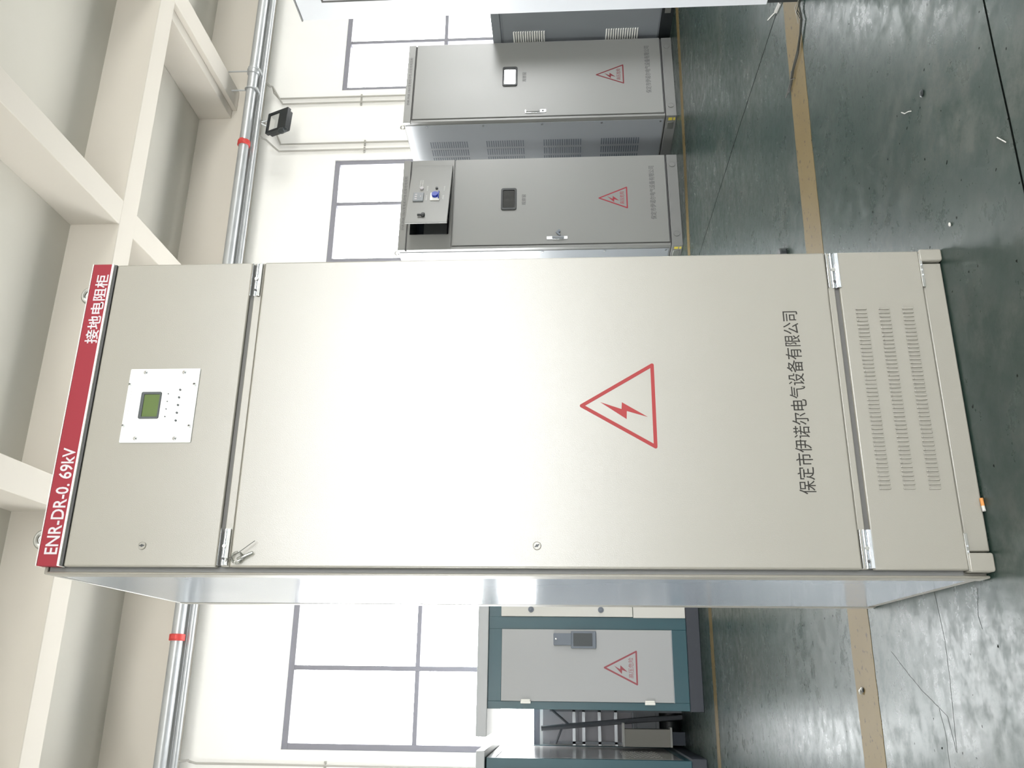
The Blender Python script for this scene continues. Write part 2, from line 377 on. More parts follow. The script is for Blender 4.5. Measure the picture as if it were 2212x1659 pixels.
struct(MB().box(XE, XE+.25, YS, YN, 0, SILL).box(XE, XE+.25, YS, YN, HEAD, ZC).box(XE, XE+.25, YS, ea, SILL, HEAD).box(XE, XE+.25, eb, YN, SILL, HEAD).build('wall_east', M['wall'], smooth=False))

def window(idx, a, b, y0, sgn, step=0.684, turn=None):
    y1 = y0+0.07*sgn; lo, hi = min(y0, y1), max(y0, y1); t = 0.052
    mb = MB().box(a, b, lo, hi, HEAD-t, HEAD).box(a, b, lo, hi, SILL, SILL+t).box(a, a+t, lo, hi, SILL+t, HEAD-t).box(b-t, b, lo, hi, SILL+t, HEAD-t)
    x = a+step
    while x < b-0.3: mb.box(x-.021, x+.021, lo, hi, SILL+t, HEAD-t); x += step
    mb.box(a+t, b-t, lo+.002, hi-.002, 2.268, 2.308)
    if turn is not None: mb.xf(turn)
    f = struct(mb.build('window_%d' % idx, M['frame'], bevel=0.003))
    MB().box(a+.02, b-.02, (lo+hi)/2-.003, (lo+hi)/2+.003, SILL+.02, HEAD-.02).xf(turn if turn is not None else Matrix()).build('window_pane', M['glass'], f, smooth=False)
i = 1
for a, b in NORTH: window(i, a, b, YN+.02, 1); i += 1
for a, b in SOUTH: window(i, a, b, YS-.02, -1); i += 1

window(i, -EAST[0][1], -EAST[0][0], XE+.02, 1, turn=Matrix.Rotation(math.radians(-90), 4, 'Z'))
window(i+1, WEST_ADDED[0][0], WEST_ADDED[0][1], -XW+.02, 1, turn=Matrix.Rotation(math.radians(90), 4, 'Z'))  # added west window, there for its side light

def beam(name, *b): return struct(MB().box(*b).build(name, M['beam'], bevel=0.006))
ZB = 4.52
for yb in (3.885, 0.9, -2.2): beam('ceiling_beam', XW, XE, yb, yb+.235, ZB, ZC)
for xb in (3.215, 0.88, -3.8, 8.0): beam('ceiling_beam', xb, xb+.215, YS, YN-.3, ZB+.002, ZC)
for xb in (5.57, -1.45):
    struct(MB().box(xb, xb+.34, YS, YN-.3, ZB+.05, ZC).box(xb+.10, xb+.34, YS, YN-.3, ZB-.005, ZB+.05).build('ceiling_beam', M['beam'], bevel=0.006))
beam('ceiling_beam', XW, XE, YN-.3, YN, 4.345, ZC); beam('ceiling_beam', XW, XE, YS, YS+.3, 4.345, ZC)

# painted floor lines and expansion joints
def ribbon(name, m, cl, wd, z0=0.0, z1=0.0012, jag=0.0):
    vs_ = []; fs = []; n = len(cl)
    for i, (x, y) in enumerate(cl):
        a = Vector(cl[max(i-1, 0)]); b = Vector(cl[min(i+1, n-1)]); d = (b-a).normalized(); nn = Vector((-d.y, d.x))
        ww = wd(i) if callable(wd) else wd
        p = Vector((x, y)); l = p+nn*(ww/2+random.uniform(-jag, jag)); r = p-nn*(ww/2+random.uniform(-jag, jag))
        vs_ += [(l.x, l.y, z0), (r.x, r.y, z0), (l.x, l.y, z1), (r.x, r.y, z1)]
    for i in range(n-1):
        k = 4*i; fs += [(k+2, k+3, k+7, k+6), (k, k+2, k+6, k+4), (k+1, k+5, k+7, k+3), (k, k+4, k+5, k+1)]
    fs += [(0, 1, 3, 2), (4*n-4, 4*n-2, 4*n-1, 4*n-3)]
    return MB().add(vs_, fs).build(name, m, smooth=False)
def lerp_line(pts, n):
    o = []
    for (x0, y0), (x1, y1) in zip(pts, pts[1:]):
        k = max(1, int(n*math.hypot(x1-x0, y1-y0)))
        o += [(x0+(x1-x0)*i/k, y0+(y1-y0)*i/k) for i in range(k)]
    return o+[pts[-1]]
struct(ribbon('floor_marking', M['tape'], lerp_line([(-6.9, .965), (1.3, .972), (1.7, .955), (2.45, .905), (5.0, .70), (10.8, .25)], 25), 0.203, jag=0.002))
struct(ribbon('floor_marking', M['tape'], lerp_line([(-6.9, 3.95), (.3, 3.945), (2.7, 3.885), (4.2, 3.74), (5.0, 3.70), (10.8, 3.5)], 12), 0.115, jag=0.002))
def wob(pts, n, a):
    return [(x+random.uniform(-a, a), y+random.uniform(-a, a)) for x, y in lerp_line(pts, n)]
struct(ribbon('floor_joint', M['joint'], wob([(2.60, YS), (2.575, 1.0), (2.60, 1.9), (2.61, 3.5), (2.62, YN)], 12, .002), 0.005, z1=0.0006))
struct(ribbon('floor_joint', M['joint'], wob([(XW, -.40), (XE, -.394)], 10, .002), 0.0055, z1=0.0006))
for pts, wd in (([(-0.0, .345), (-.137, .322), (-.232, .328), (-.40, .350)], .0010), ([(-.398, .353), (-.36, .362), (-.317, .374), (-.254, .52), (-.20, .62), (-.148, .71)], .0013),
                ([(-.03, .10), (-.09, .12), (-.12, .11)], .0012), ([(-.30, .42), (-.36, .40), (-.42, .405), (-.50, .40)], .0008)):
    struct(ribbon('floor_scratch', M['groove'], wob(pts, 60, .0010), wd, z1=0.0005))

# ------------------------------------------------------------------ main cabinet
W = 0.8
mc = thing('electrical_cabinet', 'tall pale grey electrical cabinet with red lettered header strip, alone on the floor', 'cabinet')
XL, XR, YF, YB, HT = -0.0165, 0.809, 0.022, 0.826, 2.205
t = 0.022
fr = MB().box(XL, XL+.0065, .018, YF+.05, .004, HT).box(XL+.006, XL+.045, .034, YF+.05, .004, HT).box(XR-.045, XR, YF, YF+.05, .004, HT).box(XL+.045, XR-.045, YF, YF+.05, 2.10, HT)
fr.box(XL+.045, XR-.045, YF, YF+.04, 1.752, 1.80).box(XL+.045, XR-.045, YF, YF+.04, .255, .31)
fr.box(XL, XL+.045, YB-.05, YB, .004, HT).box(XR-.045, XR, YB-.05, YB, .004, HT)
fr.build('frame', M['paint'], mc, 0.003)
box('seal_gap_shade', M['stripgrey'], mc, XL+.0065, .004, .024, .034, .06, 2.20)  # shaded recess beside the doors, drawn as a grey strip
box('seal_gap_shade', M['midgroove'], mc, .004, .796, .008, YF, .06, 2.20)  # shade in the gaps between doors, drawn as a dark strip
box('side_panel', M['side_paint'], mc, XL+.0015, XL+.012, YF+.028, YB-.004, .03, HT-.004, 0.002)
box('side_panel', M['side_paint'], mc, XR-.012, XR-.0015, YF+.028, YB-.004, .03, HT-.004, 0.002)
box('back_panel', M['paint'], mc, XL+.02, XR-.02, YB-.014, YB-.002, .03, HT-.004, 0.002)
box('roof', M['paint'], mc, XL, XR, YF, YB, HT-.002, HT+.008, 0.003)
box('base', M['paint'], mc, .042, .768, .006, .046, .002, .0535, 0.003)
for x0, x1 in ((-.004, .038), (.771, .8035)):
    MB().prism(rrect(x0, x1, 0, .056, .006), -.004, .06).build('base_corner', M['paint'], mc, 0.003)
box('base_skirt', M['paint'], mc, XL+.004, XR-.004, .05, YB-.02, .002, .05)
# doors
ud = box('upper_door', M['paint'], mc, 0, W, 0, .02, 1.7825, 2.1545, 0.004, 3)
ld = MB().box(0, W, 0, .02, .2905, 1.7505).build('lower_door', M['paint'], mc, 0.004, 3)
box('folded_edge', M['paint'], ld, .001, W-.001, .0025, .02, .2735, .2898, 0.002)
box('folded_edge', M['paint'], ld, .001, W-.001, .0025, .02, 1.7512, 1.7715, 0.002)
vp = box('vent_panel', M['paint'], mc, 0, W, 0, .02, .0565, .2625, 0.003, 3)
for z0 in (.2035, .1478, .0905):
    mb = MB()
    for k in range(45):
        x = .1857+k*(.6408-.1857)/44
        mb.prism(rrect(x-.0024, x+.0024, z0, z0+.0262, .0022, 3), -.0028, .001)
        mb.ball((x-.0008, -.0026, z0+.0255), .0022, .0022, .0022, 8, 5)
    mb.build('vent_row', M['paint'], vp, 0.0008, 1)
# header
hd = box('header_strip', M['red'], mc, 0, W, -.006, .02, 2.1665, 2.2175, 0.0015)
for z0, z1 in ((2.161, 2.1668), (2.2172, 2.2195)):
    box('edge_trim', M['trim'], hd, 0, W, -.008, .02, z0, z1, 0.001)
box('seal_gap_shade', M['groove'], hd, .001, W-.001, -.002, .02, 2.1555, 2.161)
lettering('lettering', 'ENR-DR-0. 69kV', M['white'], hd, .0275, .2905, 2.1715, 2.2045, -.006, bold=0.012)
lettering('lettering', '接地电阻柜', M['white'], hd, .5705, .7685, 2.1695, 2.2035, -.006, bold=0.014)
# instrument plate on the upper door
ip = MB().prism(rrect(.3035, .4992, 1.8845, 2.0675, .003), -.0035, 0).build('instrument_plate', M['plate'], mc, 0.001)
ring_prism(rrect(.3655, .4362, 1.9757, 2.028, .004), rrect(.3705, .4295, 1.9795, 2.0195, .001), -.0065, -.003).build('display_bezel', M['bezel'], ip, 0.0006)
box('display', M['lcd'], ip, .3700, .4298, -.0048, -.0034, 1.979, 2.020)
for k in range(4): MB().cyl((.3708+k*.0201, -.0048, 1.959), (.3708+k*.0201, -.003, 1.959), .0016, 12).build('indicator_light', M['bezel'], ip)
for k in range(5): MB().cyl((.3603+k*.0203, -.0056, 1.9296), (.3603+k*.0203, -.003, 1.9296), .0027, 14).build('push_button', M['bezel'], ip)
for x, z in ((.4894, 2.0272), (.4888, 1.9258), (.4564, 2.0620), (.4557, 1.8935), (.347, 2.0622), (.3456, 1.892), (.3146, 2.0272), (.3141, 1.9264)):
    big = x > .48 or x < .32
    r = .0052 if big else .0036
    MB().cyl((x, -.0052 if big else -.010, z), (x, -.003, z), r, 18).cyl((x, -.0075 if big else -.010, z), (x, -.004, z), r*.6, 12).build('screw', M['chrome'], ip, 0.0006)
for z in (1.9006, 2.0505): box('printed_rule', M['paleink'], ip, .334, .469, -.0039, -.003, z-.0003, z+.0003)
def printed(items):
    mb = MB()
    for x, z, w_, h_ in items: mb.box(x, x+w_, -.0039, -.003, z, z+h_)
    mb.build('printed_lettering', M['paleink'], ip)
printed([(.3585, 2.002-k*.014, .004, .0012) for k in range(2)])
printed([(.3595+k*.0203, .9170+1, .0016, .0016) for k in (0, 1)])
printed([(.375+k*.0085, 2.0565, .006, .0012) for k in range(9)])
printed([(.396+k*.009, 1.8945, .004, .0012) for k in range(4)])
# locks
def cam_lock(parent, x, z, ang):
    lk = MB().cyl((x, -.0022, z), (x, .004, z), .0096, 28).torus((x, -.0022, z), .0088, .0009, 'y', 28, 8).build('lock', M['paint'], parent)
    rot = Matrix.Rotation(ang, 3, 'Y')
    MB().box(x-.0062, x+.0062, -.0028, -.0018, z-.0013, z+.0013, rot).cyl((x, -.0029, z), (x, -.0018, z), .0033, 14).build('keyhole', M['black'], lk)
cam_lock(ud, .0495, 1.9685, math.radians(88)); cam_lock(ld, .0513, 1.0246, math.radians(60))
warning_triangle(ld, M['redpaint'], .3925, .9160, .1045, .7405, .0088, 0.0,
                 bolt=[(.05, .738), (-.052, .4475), (.047, .440), (-.168, .091), (-.081, .3755), (-.198, .381)])
lettering('lettering', '保定市伊诺尔电气设备有限公司', M['ink'], ld, .1722, .6372, .3738, .4130, 0.0)
# hinges: folded zinc plates in the gaps between doors
def hinge(x0, x1, z0, z1, dull=False):
    h = bpy.data.objects.new('hinge', None)
    m = M['dullzinc'] if dull else M['chrome']
    zc = (z0+z1)/2; hh = z1-z0
    hb = MB().box(x0, x1, -.002, .016, z0+hh*.30, z0+hh*.36).box(x0, x1, .010, .0155, z0+hh*.3, z1-hh*.05)
    hb.box(x0, x1, -.004, -.001, z0, z0+hh*.30).box(x0, x1, -.0045, .012, z1-hh*.07, z1)
    hb.cyl((x0, .0035, z0+hh*.55), (x1, .0035, z0+hh*.55), hh*.20, 12)
    o = hb.build('hinge', m, mc, 0.0006)
    sx0 = x0+(x1-x0)*.52
    MB().cyl((sx0, -.0045, zc), (sx0, .004, zc), hh*.17, 14).build('hinge_screw', M['dullzinc'], o)
    MB().cyl((x0+(x1-x0)*.18, -.0035, zc), (x0+(x1-x0)*.18, .004, zc), hh*.12, 12).build('hinge_screw', M['groove'], o)
for x0, x1, z0, z1 in ((.004, .090, 1.7545, 1.7795), (.702, .7965, 1.7545, 1.781), (.002, .090, .2625, .2895), (.700, .7965, .2585, .2895)): hinge(x0, x1, z0, z1)
for x0, x1 in ((-.001, .082), (.7, .792)):
    o = box('base_hinge', M['dullzinc'], mc, x0, x1, -.0015, .012, .0500, .0575, 0.0006)
    for k in (.35, .5, .65): MB().cyl((x0+(x1-x0)*k, -.0032, .0535), (x0+(x1-x0)*k, 0, .0535), .0022, 10).build('hinge_screw', M['chrome'], o)
# lifting eyes
for x in (.079, .758):
    MB().torus((x, .10, 2.277), .0205, .0065, 'y').cyl((x, .10, HT), (x, .10, 2.26), .010, 14).cyl((x, .10, HT+.006), (x, .10, HT+.012), .02, 18).build('lifting_eye', M['dullzinc'], mc)

# clear plastic clip and wire hanging at the upper hinge
cl = thing('plastic_clip', 'clear plastic clip on a thin dark wire hanging from the tall pale cabinet hinge', 'clip', (.012, -.004, 1.755))
cl_m = Matrix.Translation((-.012, .004, -1.755))
MB().tube([(.012, -.008, 1.757), (.018, -.013, 1.750), (.026, -.016, 1.735), (.034, -.016, 1.722), (.043, -.015, 1.711), (.052, -.014, 1.700), (.060, -.013, 1.6897)], .00085, 8).xf(cl_m).build('wire', M['wire'], cl)
MB().tube([(.016, -.0075, 1.728), (.0215, -.009, 1.717), (.0255, -.009, 1.7085), (.0325, -.008, 1.6945), (.033, -.008, 1.6935)], [.0055, .0062, .0044, .0042, .003], 16).xf(cl_m).build('barrel', M['clear'], cl)
MB().torus((.021, -.008, 1.731), .0125, .0028, 'y').xf(cl_m).build('ring', M['clear'], cl)
MB().tube([(.018, -.0065, 1.757), (.020, -.0075, 1.748), (.021, -.0075, 1.744)], .0022, 10).xf(cl_m).build('strap', M['clear'], cl)

# ------------------------------------------------------------------ the two grey cabinets by the windows
def grey_cabinet(label, loc, rz, Wd, D, opened):
    c = thing('grey_cabinet', label, 'cabinet', loc, rz, 'grey cabinets by the windows')
    G = M['grey']; H = 2.295
    box('body', G, c, .0, Wd, .026, D, .095, H-.004, 0.004) if not opened else None
    if opened:      # body with a real control compartment
        mb = MB().box(0, Wd, .026, D, .095, 1.87).box(0, .145, .026, D, 1.87, H-.004).box(.80, Wd, .026, D, 1.87, H-.004)
        mb.box(.145, .80, .026, D, 2.215, H-.004).box(.145, .80, .33, D, 1.87, 2.215)
        mb.build('body', G, c)
        box('compartment', M['dark'], c, .146, .799, .322, .329, 1.872, 2.213)
        box('compartment', M['dark'], c, .146, .149, .05, .322, 1.872, 2.213); box('compartment', M['dark'], c, .149, .799, .05, .322, 1.872, 1.875)
        box('terminal_block', M['dkgrey'], c, .26, .46, .22, .32, 1.93, 2.13, 0.004); box('terminal_block', M['handle'], c, .50, .72, .20, .32, 1.95, 2.16, 0.004)
    box('header', G, c, 0, Wd, .004, .03, 2.232, H, 0.003)
    box('seal_gap_shade', M['groove'], c, .012, Wd-.006, .012, .028, 2.222, 2.232)  # groove shade under the header, drawn as a dark strip
    zt = 1.852 if opened else 2.220
    if opened:
        ring_prism([(0.0, 1.862), (Wd, 1.862), (Wd, 2.222), (0.0, 2.222)], [(.145, 1.885), (.80, 1.885), (.80, 2.205), (.145, 2.205)], .006, .028).build('panel_frame', G, c, 0.002)
    box('frame_post', G, c, 0, .022, .004, .03, .095, zt+(.01 if not opened else 0.01), 0.002)
    d = box('door', G, c, .030, Wd-.004, 0, .02, .102, zt, 0.004)
    box('seal_gap_shade', M['groove'], c, .020, .030, .012, .028, .10, zt); box('seal_gap_shade', M['groove'], c, .02, Wd-.004, .014, .028, .092, .104)  # shade in the door gaps, drawn as dark strips
    # sight glass
    x0, x1, z0, z1 = .358, .570, 1.332, 1.460
    b = ring_prism(rrect(x0, x1, z0, z1, .018), rrect(x0+.02, x1-.02, z0+.016, z1-.016, .008), -.010, 0).build('sight_glass_frame', M['black'], d, 0.002)
    box('sight_glass', M['darkglass'] if opened else M['mirror'], b, x0+.018, x1-.018, -.004, -.001, z0+.014, z1-.014)
    if opened: box('sight_glass_backing', M['dark'], b, x0+.015, x1-.015, -.0009, -.0002, z0+.012, z1-.012)
    lettering('lettering', '观察窗', M['greyink'], d, .405, .510, 1.255, 1.290, 0)
    warning_triangle(d, M['brightred'] if opened else M['dullred'], .458, .655, .100, .428, .0105, 0, '高压危险')
    lettering('lettering', '保定市伊诺尔电气设备有限公司', M['greyink'], d, .243, .765, .196, .242, 0, bold=0.006)
    hl = lettering('header_lettering', 'ENR-FNR-10kV发电机中性点接地电阻柜', M['greyink'], c, .19, .72, 2.252, 2.278, .004)
    # handle
    if opened:
        h = MB().prism(rrect(.070, .098, .915, 1.085, .004), -.006, 0).build('handle', M['chrome'], d, 0.001)
        MB().prism(rrect(.074, .094, .945, 1.04, .004), -.018, -.006).build('lever', M['dkgrey'], h, 0.002)
        MB().cyl((.145, -.012, .985), (.145, 0, .985), .012, 16).box(.10, .145, -.010, -.006, .983, .999, Matrix.Rotation(math.radians(-40), 3, 'Y')).build('key', M['handle'], h)
    else:
        h = MB().prism(rrect(.062, .094, 1.085, 1.262, .004), -.006, 0).build('handle', M['chrome'], d, 0.001)
        MB().prism(rrect(.067, .089, 1.135, 1.255, .004), -.016, -.006).build('lever', M['grey'], h, 0.002)
        MB().cyl((.078, -.010, 1.112), (.078, -.005, 1.112), .008, 14).build('keyhole', M['black'], h)
    # base
    bs = box('base', M['grey_base'], c, 0, Wd, .006, D, 0, .088, 0.003)
    for x in (.108, Wd-.10):
        MB().cyl((x, .002, .045), (x, .01, .045), .024, 24).torus((x, .003, .045), .023, .0025, 'y', 24, 6).build('base_plug', M['grey_base'], bs)
    box('seal_gap_shade', M['black'], bs, .004, Wd-.004, .02, D-.01, -0.0, .004)
    st = box('sticker', M['yellow'], bs, -.0012, 0, .030, .062, .034, .066)
    box('sticker', M['yellow'], bs, -.0012, 0, .030, .062, .010, .026)
    np_ = box('name_plate', M['dullzinc'], bs, -.003, 0, .085, .165, .018, .070, 0.001)
    # left side: vents and screws
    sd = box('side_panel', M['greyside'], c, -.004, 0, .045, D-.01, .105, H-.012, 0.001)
    if not opened:
        for zc0 in (1.780, 1.290, .793, .297):
            mb = MB()
            for col in range(3):
                y0 = .262+.105*col
                for k in range(17): 
                    z = zc0+k*.3155/16
                    mb.box(-.0055, -.003, y0, y0+.078, z-.0045, z+.0045)
            mb.build('vent', M['dark'], sd)  # slot openings drawn as raised strips, their shade in the dark colour
    for z in (.13, .62, 1.12, 1.62, 2.10): MB().cyl((-.008, .064, z), (-.003, .064, z), .009, 12).build('panel_screw', M['chrome'], sd)
    MB().torus((.03, .10, H+.02), .018, .006, 'y', 16, 8).build('lifting_eye', M['dullzinc'], c)
    return c
def mirror_mat():
    m = bpy.data.materials.new('silvery_sight_glass'); m.use_nodes = True; b = m.node_tree.nodes['Principled BSDF']
    b.inputs['Base Color'].default_value = (0.80, 0.80, 0.80, 1); b.inputs['Metallic'].default_value = 1.0; b.inputs['Roughness'].default_value = 0.02
    return m
M['mirror'] = mirror_mat()
c2 = grey_cabinet('grey cabinet whose small lettered control door near the top hangs open', (3.062, 4.12, 0), 3.5, .88, .95, True)
c1 = grey_cabinet('grey cabinet with closed door, bright mirrored sight glass and vents down its side', (4.222, 4.03, 0), 4.5, .86, .95, False)
# open control door of c2 (hinged on its right)
pd = bpy.data.objects.new('control_door', None)
ang = math.radians(14)
Wp = .695
def pm(x, y, z):   # door-local -> cabinet-local
    return Matrix.Translation((.805, .0, 0)) @ Matrix.Rotation(ang, 4, 'Z') @ Matrix.Translation((-Wp, 0, 0))
T = pm(0, 0, 0)
door = MB().box(0, Wp, -.016, 0, 1.872, 2.213).xf(T).build('control_door', M['grey'], c2, 0.003)
mt = MB().prism(rrect(.245, .345, 2.085, 2.170, .004), -.028, -.016).xf(T).build('panel_meter', M['dkgrey'], door, 0.002)
for k in range(3): MB().box(.262+k*.026, .276+k*.026, -.0295, -.028, 2.138, 2.156).xf(T).build('digit', M['white'], mt)
MB().cyl((.298, -.0295, 2.108), (.298, -.028, 2.108), .006, 10).xf(T).build('meter_key', M['white'], mt)
sw = MB().prism(rrect(.255, .345, 1.952, 2.030, .006), -.026, -.016).xf(T).build('selector_switch', M['trim'], door, 0.002)
MB().cyl((.305, -.050, 1.990), (.305, -.026, 1.990), .027, 20).box(.268, .342, -.048, -.028, 1.956, 1.964).xf(T).build('knob', M['blue'], sw, 0.002)
MB().cyl((.402, -.030, 2.108), (.402, -.016, 2.108), .016, 18).xf(T).build('lamp', M['white'], door, 0.002)
MB().cyl((.402, -.026, 1.985), (.402, -.016, 1.985), .011, 16).xf(T).build('button', M['black'], door)
kn = MB().prism(rrect(.060, .100, 2.055, 2.085, .012), -.034, -.016).box(.068, .082, -.038, -.024, 2.06, 2.115).xf(T).build('latch', M['black'], door, 0.003)
mb = MB()
for x0, x1, z in ((.262, .325, 2.062), (.375, .440, 2.062), (.42, .50, 2.126), (.42, .50, 2.108), (.27, .315, 1.925), (.37, .435, 1.922)):
    k = x0
    while k < x1: mb.box(k, k+.009, -.0166, -.0158, z-.006, z+.006); k += .013
mb.xf(T).build('panel_lettering', M['paleink'], door)

# ------------------------------------------------------------------ louvred cabinet beyond, and the near cabinet side
lc = thing('louvred_cabinet', 'low dark grey cabinet with louvres and black plinth, beside the mirrored sight glass cabinet', 'cabinet', (5.13, 3.72, 0))
LW, LD, LH = .62, 1.18, 1.555
box('body', M['dkgrey'], lc, .01, LW, .01, LD, .10, LH-.012, 0.003)
box('top', M['dkgrey'], lc, -.006, LW+.006, -.006, LD, LH-.075, LH, 0.003)
box('side_panel', M['dkgrey'], lc, .002, .012, .03, LD-.03, .112, LH-.10, 0.002)
for z0, zr in ((1.103, 1.367), (.290, .559)):
    mb = MB()
    for k in range(14):
        z = z0+k*(zr-z0)/13
        mb.box(-.008, .004, .31, .66, z-.006, z+.0035, Matrix.Rotation(math.radians(25), 3, 'Y'))
    mb.build('louvre_row', M['trim'], lc)  # light caught on the slats put into their white colour
bs = box('plinth', M['black'], lc, .012, LW, .012, LD, 0, .098, 0.002)
box('name_plate', M['dullzinc'], bs, .010, .0125, .06, .16, .025, .075)

nc = thing('enclosure', 'plain pale enclosure on a black plinth, cut off by the picture edge beside loose wires', 'cabinet', (2.362, -.25, 0))
ND = 1.072; NH = 2.036
box('body', M['palepaint'], nc, 0, .75, 0, ND, .123, NH, 0.003)
ring_prism([(.10, 1.93), (.975, 1.93), (.975, .19), (.10, .19)][::-1], [(.108, 1.922), (.967, 1.922), (.967, .198), (.108, .198)][::-1], -.0008, .0012).xf(Matrix.Rotation(math.radians(90), 4, 'Z')).xf(Matrix.Translation((0, 0, 0))).build('panel_seam', M['midgroove'], nc, smooth=False)
box('roof_edge', M['grey'], nc, -.003, .753, -.003, ND+.003, NH, NH+.006, 0.001)
box('plinth', M['black'], nc, .006, .744, .01, ND-.002, 0, .123, 0.002)

# ------------------------------------------------------------------ teal benches with slab tops
g1 = thing('teal_cabinet', 'teal framed cabinet with pale doors, a grey swing handle and a red warning triangle', 'cabinet', (-.414, 4.49, 0))
GW, GD = 1.75, 1.35
box('plinth', M['plinth'], g1, -.004, GW, -.035, GD, 0, .092, 0.003)
MB().box(0, .052, 0, .05, .092, 1.52).box(.547, .634, 0, .05, .092, 1.52).box(1.20, 1.29, 0, .05, .092, 1.52).box(GW-.05, GW, 0, .05, .092, 1.52).box(.052, GW-.05, .002, .05, 1.425, 1.52).box(.052, .547, .002, .05, .092, .198).box(.634, GW-.05, .012, .05, .092, 1.425).box(.052, .547, .012, .05, .198, 1.425).build('frame', M['teal'], g1, 0.002)
MB().box(.002, GW-.002, .05, GD, .092, 1.52).build('body', M['teal'], g1)
box('top_slab', M['slab'], g1, -.185, GW+.1, -.03, GD, 1.52, 1.598, 0.004)
mb = MB().box(.052, .547, -.0015, .003, .196, .2)
mb.build('panel_seam', M['galv'], g1)
d = box('door', M['tealgrey'], g1, .053, .546, -.012, .012, .200, 1.424, 0.003)
hs = MB().prism(rrect(.414, .534, .741, .922, .006), -.030, -.012).prism(rrect(.435, .518, .918, 1.048, .006), -.036, -.012).build('swing_handle', M['handle'], d, 0.003)
MB().prism(rrect(.430, .519, .768, .905, .004), -.033, -.029).build('handle_recess_shade', M['bezel'], hs, 0.001)  # shade of the recess drawn as a dark raised plate
MB().cyl((.478, -.040, 1.03), (.478, -.03, 1.03), .007, 12).build('handle_pin', M['chrome'], hs)
warning_triangle(d, M['hazered'], .285, .684, .112, .456, .0115, -.012, '高压危险')
for z in (1.247, .372): MB().box(.038, .066, -.030, -.004, z-.033, z+.033).cyl((.046, -.030, z-.036), (.046, -.030, z+.036), .009, 12).build('hinge', M['trim'], d, 0.002)
p2 = box('upper_panel', M['cream'], g1, .636, 1.198, -.012, .014, .472, 1.430, 0.003)
for z in (1.212, .702):
    k = MB().cyl((.685, -.020, z), (.685, -.012, z), .021, 18).cyl((.685, -.028, z), (.685, -.02, z), .010, 12).build('knob', M['handle'], p2, 0.002)
box('lower_panel', M['cream'], g1, .630, 1.198, -.010, .014, .094, .468, 0.003)
box('side_panel', M['cream'], g1, 1.292, GW-.052, -.010, .014, .10, 1.42, 0.003)

g2 = thing('teal_cabinet', 'teal framed cabinet cut by the picture edge, showing its grey side with a punched vent', 'cabinet', (-2.6, 4.49, 0))
XR2 = 2.6-.735; D2 = 1.45
box('plinth', M['plinth'], g2, 0, XR2+.015, -.03, D2-.0, 0, .10, 0.003)
MB().box(0, XR2, 0, .06, .10, 1.52).box(XR2-.05, XR2, .06, D2, 1.46, 1.52).box(XR2-.05, XR2, .06, D2, .10, .145).box(XR2-.05, XR2, D2-.05, D2, .145, 1.46).build('frame', M['teal'], g2, 0.002)
MB().box(.002, XR2-.012, .06, D2, .10, 1.52).build('body', M['teal'], g2)
box('top_slab', M['slab'], g2, 0, XR2+.045, -.03, D2, 1.53, 1.592, 0.004)
for x0 in (.1, .75, 1.35): box('door', M['tealgrey'], g2, x0, x0+.45, -.012, .002, .2, 1.42, 0.003)
sp = box('side_panel', M['sideglossy'], g2, XR2-.014, XR2-.003, .075, D2-.052, .148, 1.458, 0.002)
mb = MB()
for r in range(5):
    for k in range(15):
        y = .30+r*.13+ (.045 if k % 2 else 0); z = .275+k*.019
        mb.cyl((XR2-.004, y, z), (XR2-.0005, y, z), .0075, 8)
mb.build('punched_vent', M['paper'], sp)

# ------------------------------------------------------------------ things stored in the gap between the teal cabinets
rk = thing('steel_stand', 'grey steel stand with cross braces and rungs, in the gap between the teal cabinets', 'stand', (-.60, 5.72, 0))
def rloc(p): return (p[0]+.60, p[1]-5.72, p[2])
MB().tube([rloc((-.592, 5.70, 1.17)), rloc((-.515, 5.70, .33)), rloc((-.49, 5.70, 0.0))], .021, 8).build('post', M['steel'], rk)
for a, b in (((-.44, 5.705, 1.09), (-.575, 5.705, .92)), ((-.555, 5.705, .985), (-.71, 5.705, 1.05))):
    MB().tube([rloc(a), rloc(b)], .011, 6).build('brace', M['steel'], rk)
for z in (.897, .816, .684, .548):
    MB().box(*[q for q in (rloc((-.72, 0, 0))[0], rloc((-.44, 0, 0))[0])], .0, .03, z-.012, z+.012).build('rung', M['galv'], rk)
MB().box(-.11, -.09, .0, .02, 0, 1.10).box(.14, .16, .0, .02, 0, 1.1).build('leg', M['steel'], rk)
wb = tag(MB().box(-.725, -.425, 5.96, 5.985, .88, 1.165).box(-.725, -.425, 5.95, 5.985, .86, .88).box(-.70, -.45, 5.96, 5.985, 0, .86).build('white_board', M['white'], None, 0.002), 'white board standing against the far wall behind the grey steel stand', 'board')
ty = thing('tray', 'beige open tray standing on end in front of the grey steel stand', 'tray', (-.60, 5.55, 0))
MB().box(-.115, .02, 0, .10, .12, .49).build('panel', M['beige'], ty, 0.003)
MB().box(-.115, .065, -.012, .11, .488, .505).box(-.115, .035, -.012, .11, .105, .122).build('rim', M['trim'], ty, 0.002)
MB().box(-.10, .0, .02, .09, 0, .105).build('foot', M['dark'], ty)
for k, (x, z, r) in enumerate(((-.585, .40, .075), (-.50, .28, .09), (-.55, .10, .10))):
    pass
hr = tag(MB().cyl((-.70, 5.848, .09), (-.43, 5.848, .09), .085, 20).torus((-.52, 5.848, .09), .080, .010, 'x', 20, 6).build('rubber_roll', M['black'], None), 'black rubber roll on the floor behind the beige tray', 'roll')
hr2 = tag(MB().box(-.705, -.43, 5.775, 5.93, .181, .40).box(-.70, -.44, 5.768, 5.778, .21, .37).build('tool_box', M['dkgrey'], None, 0.008), 'dark grey tool box stacked on the black rubber roll', 'box')

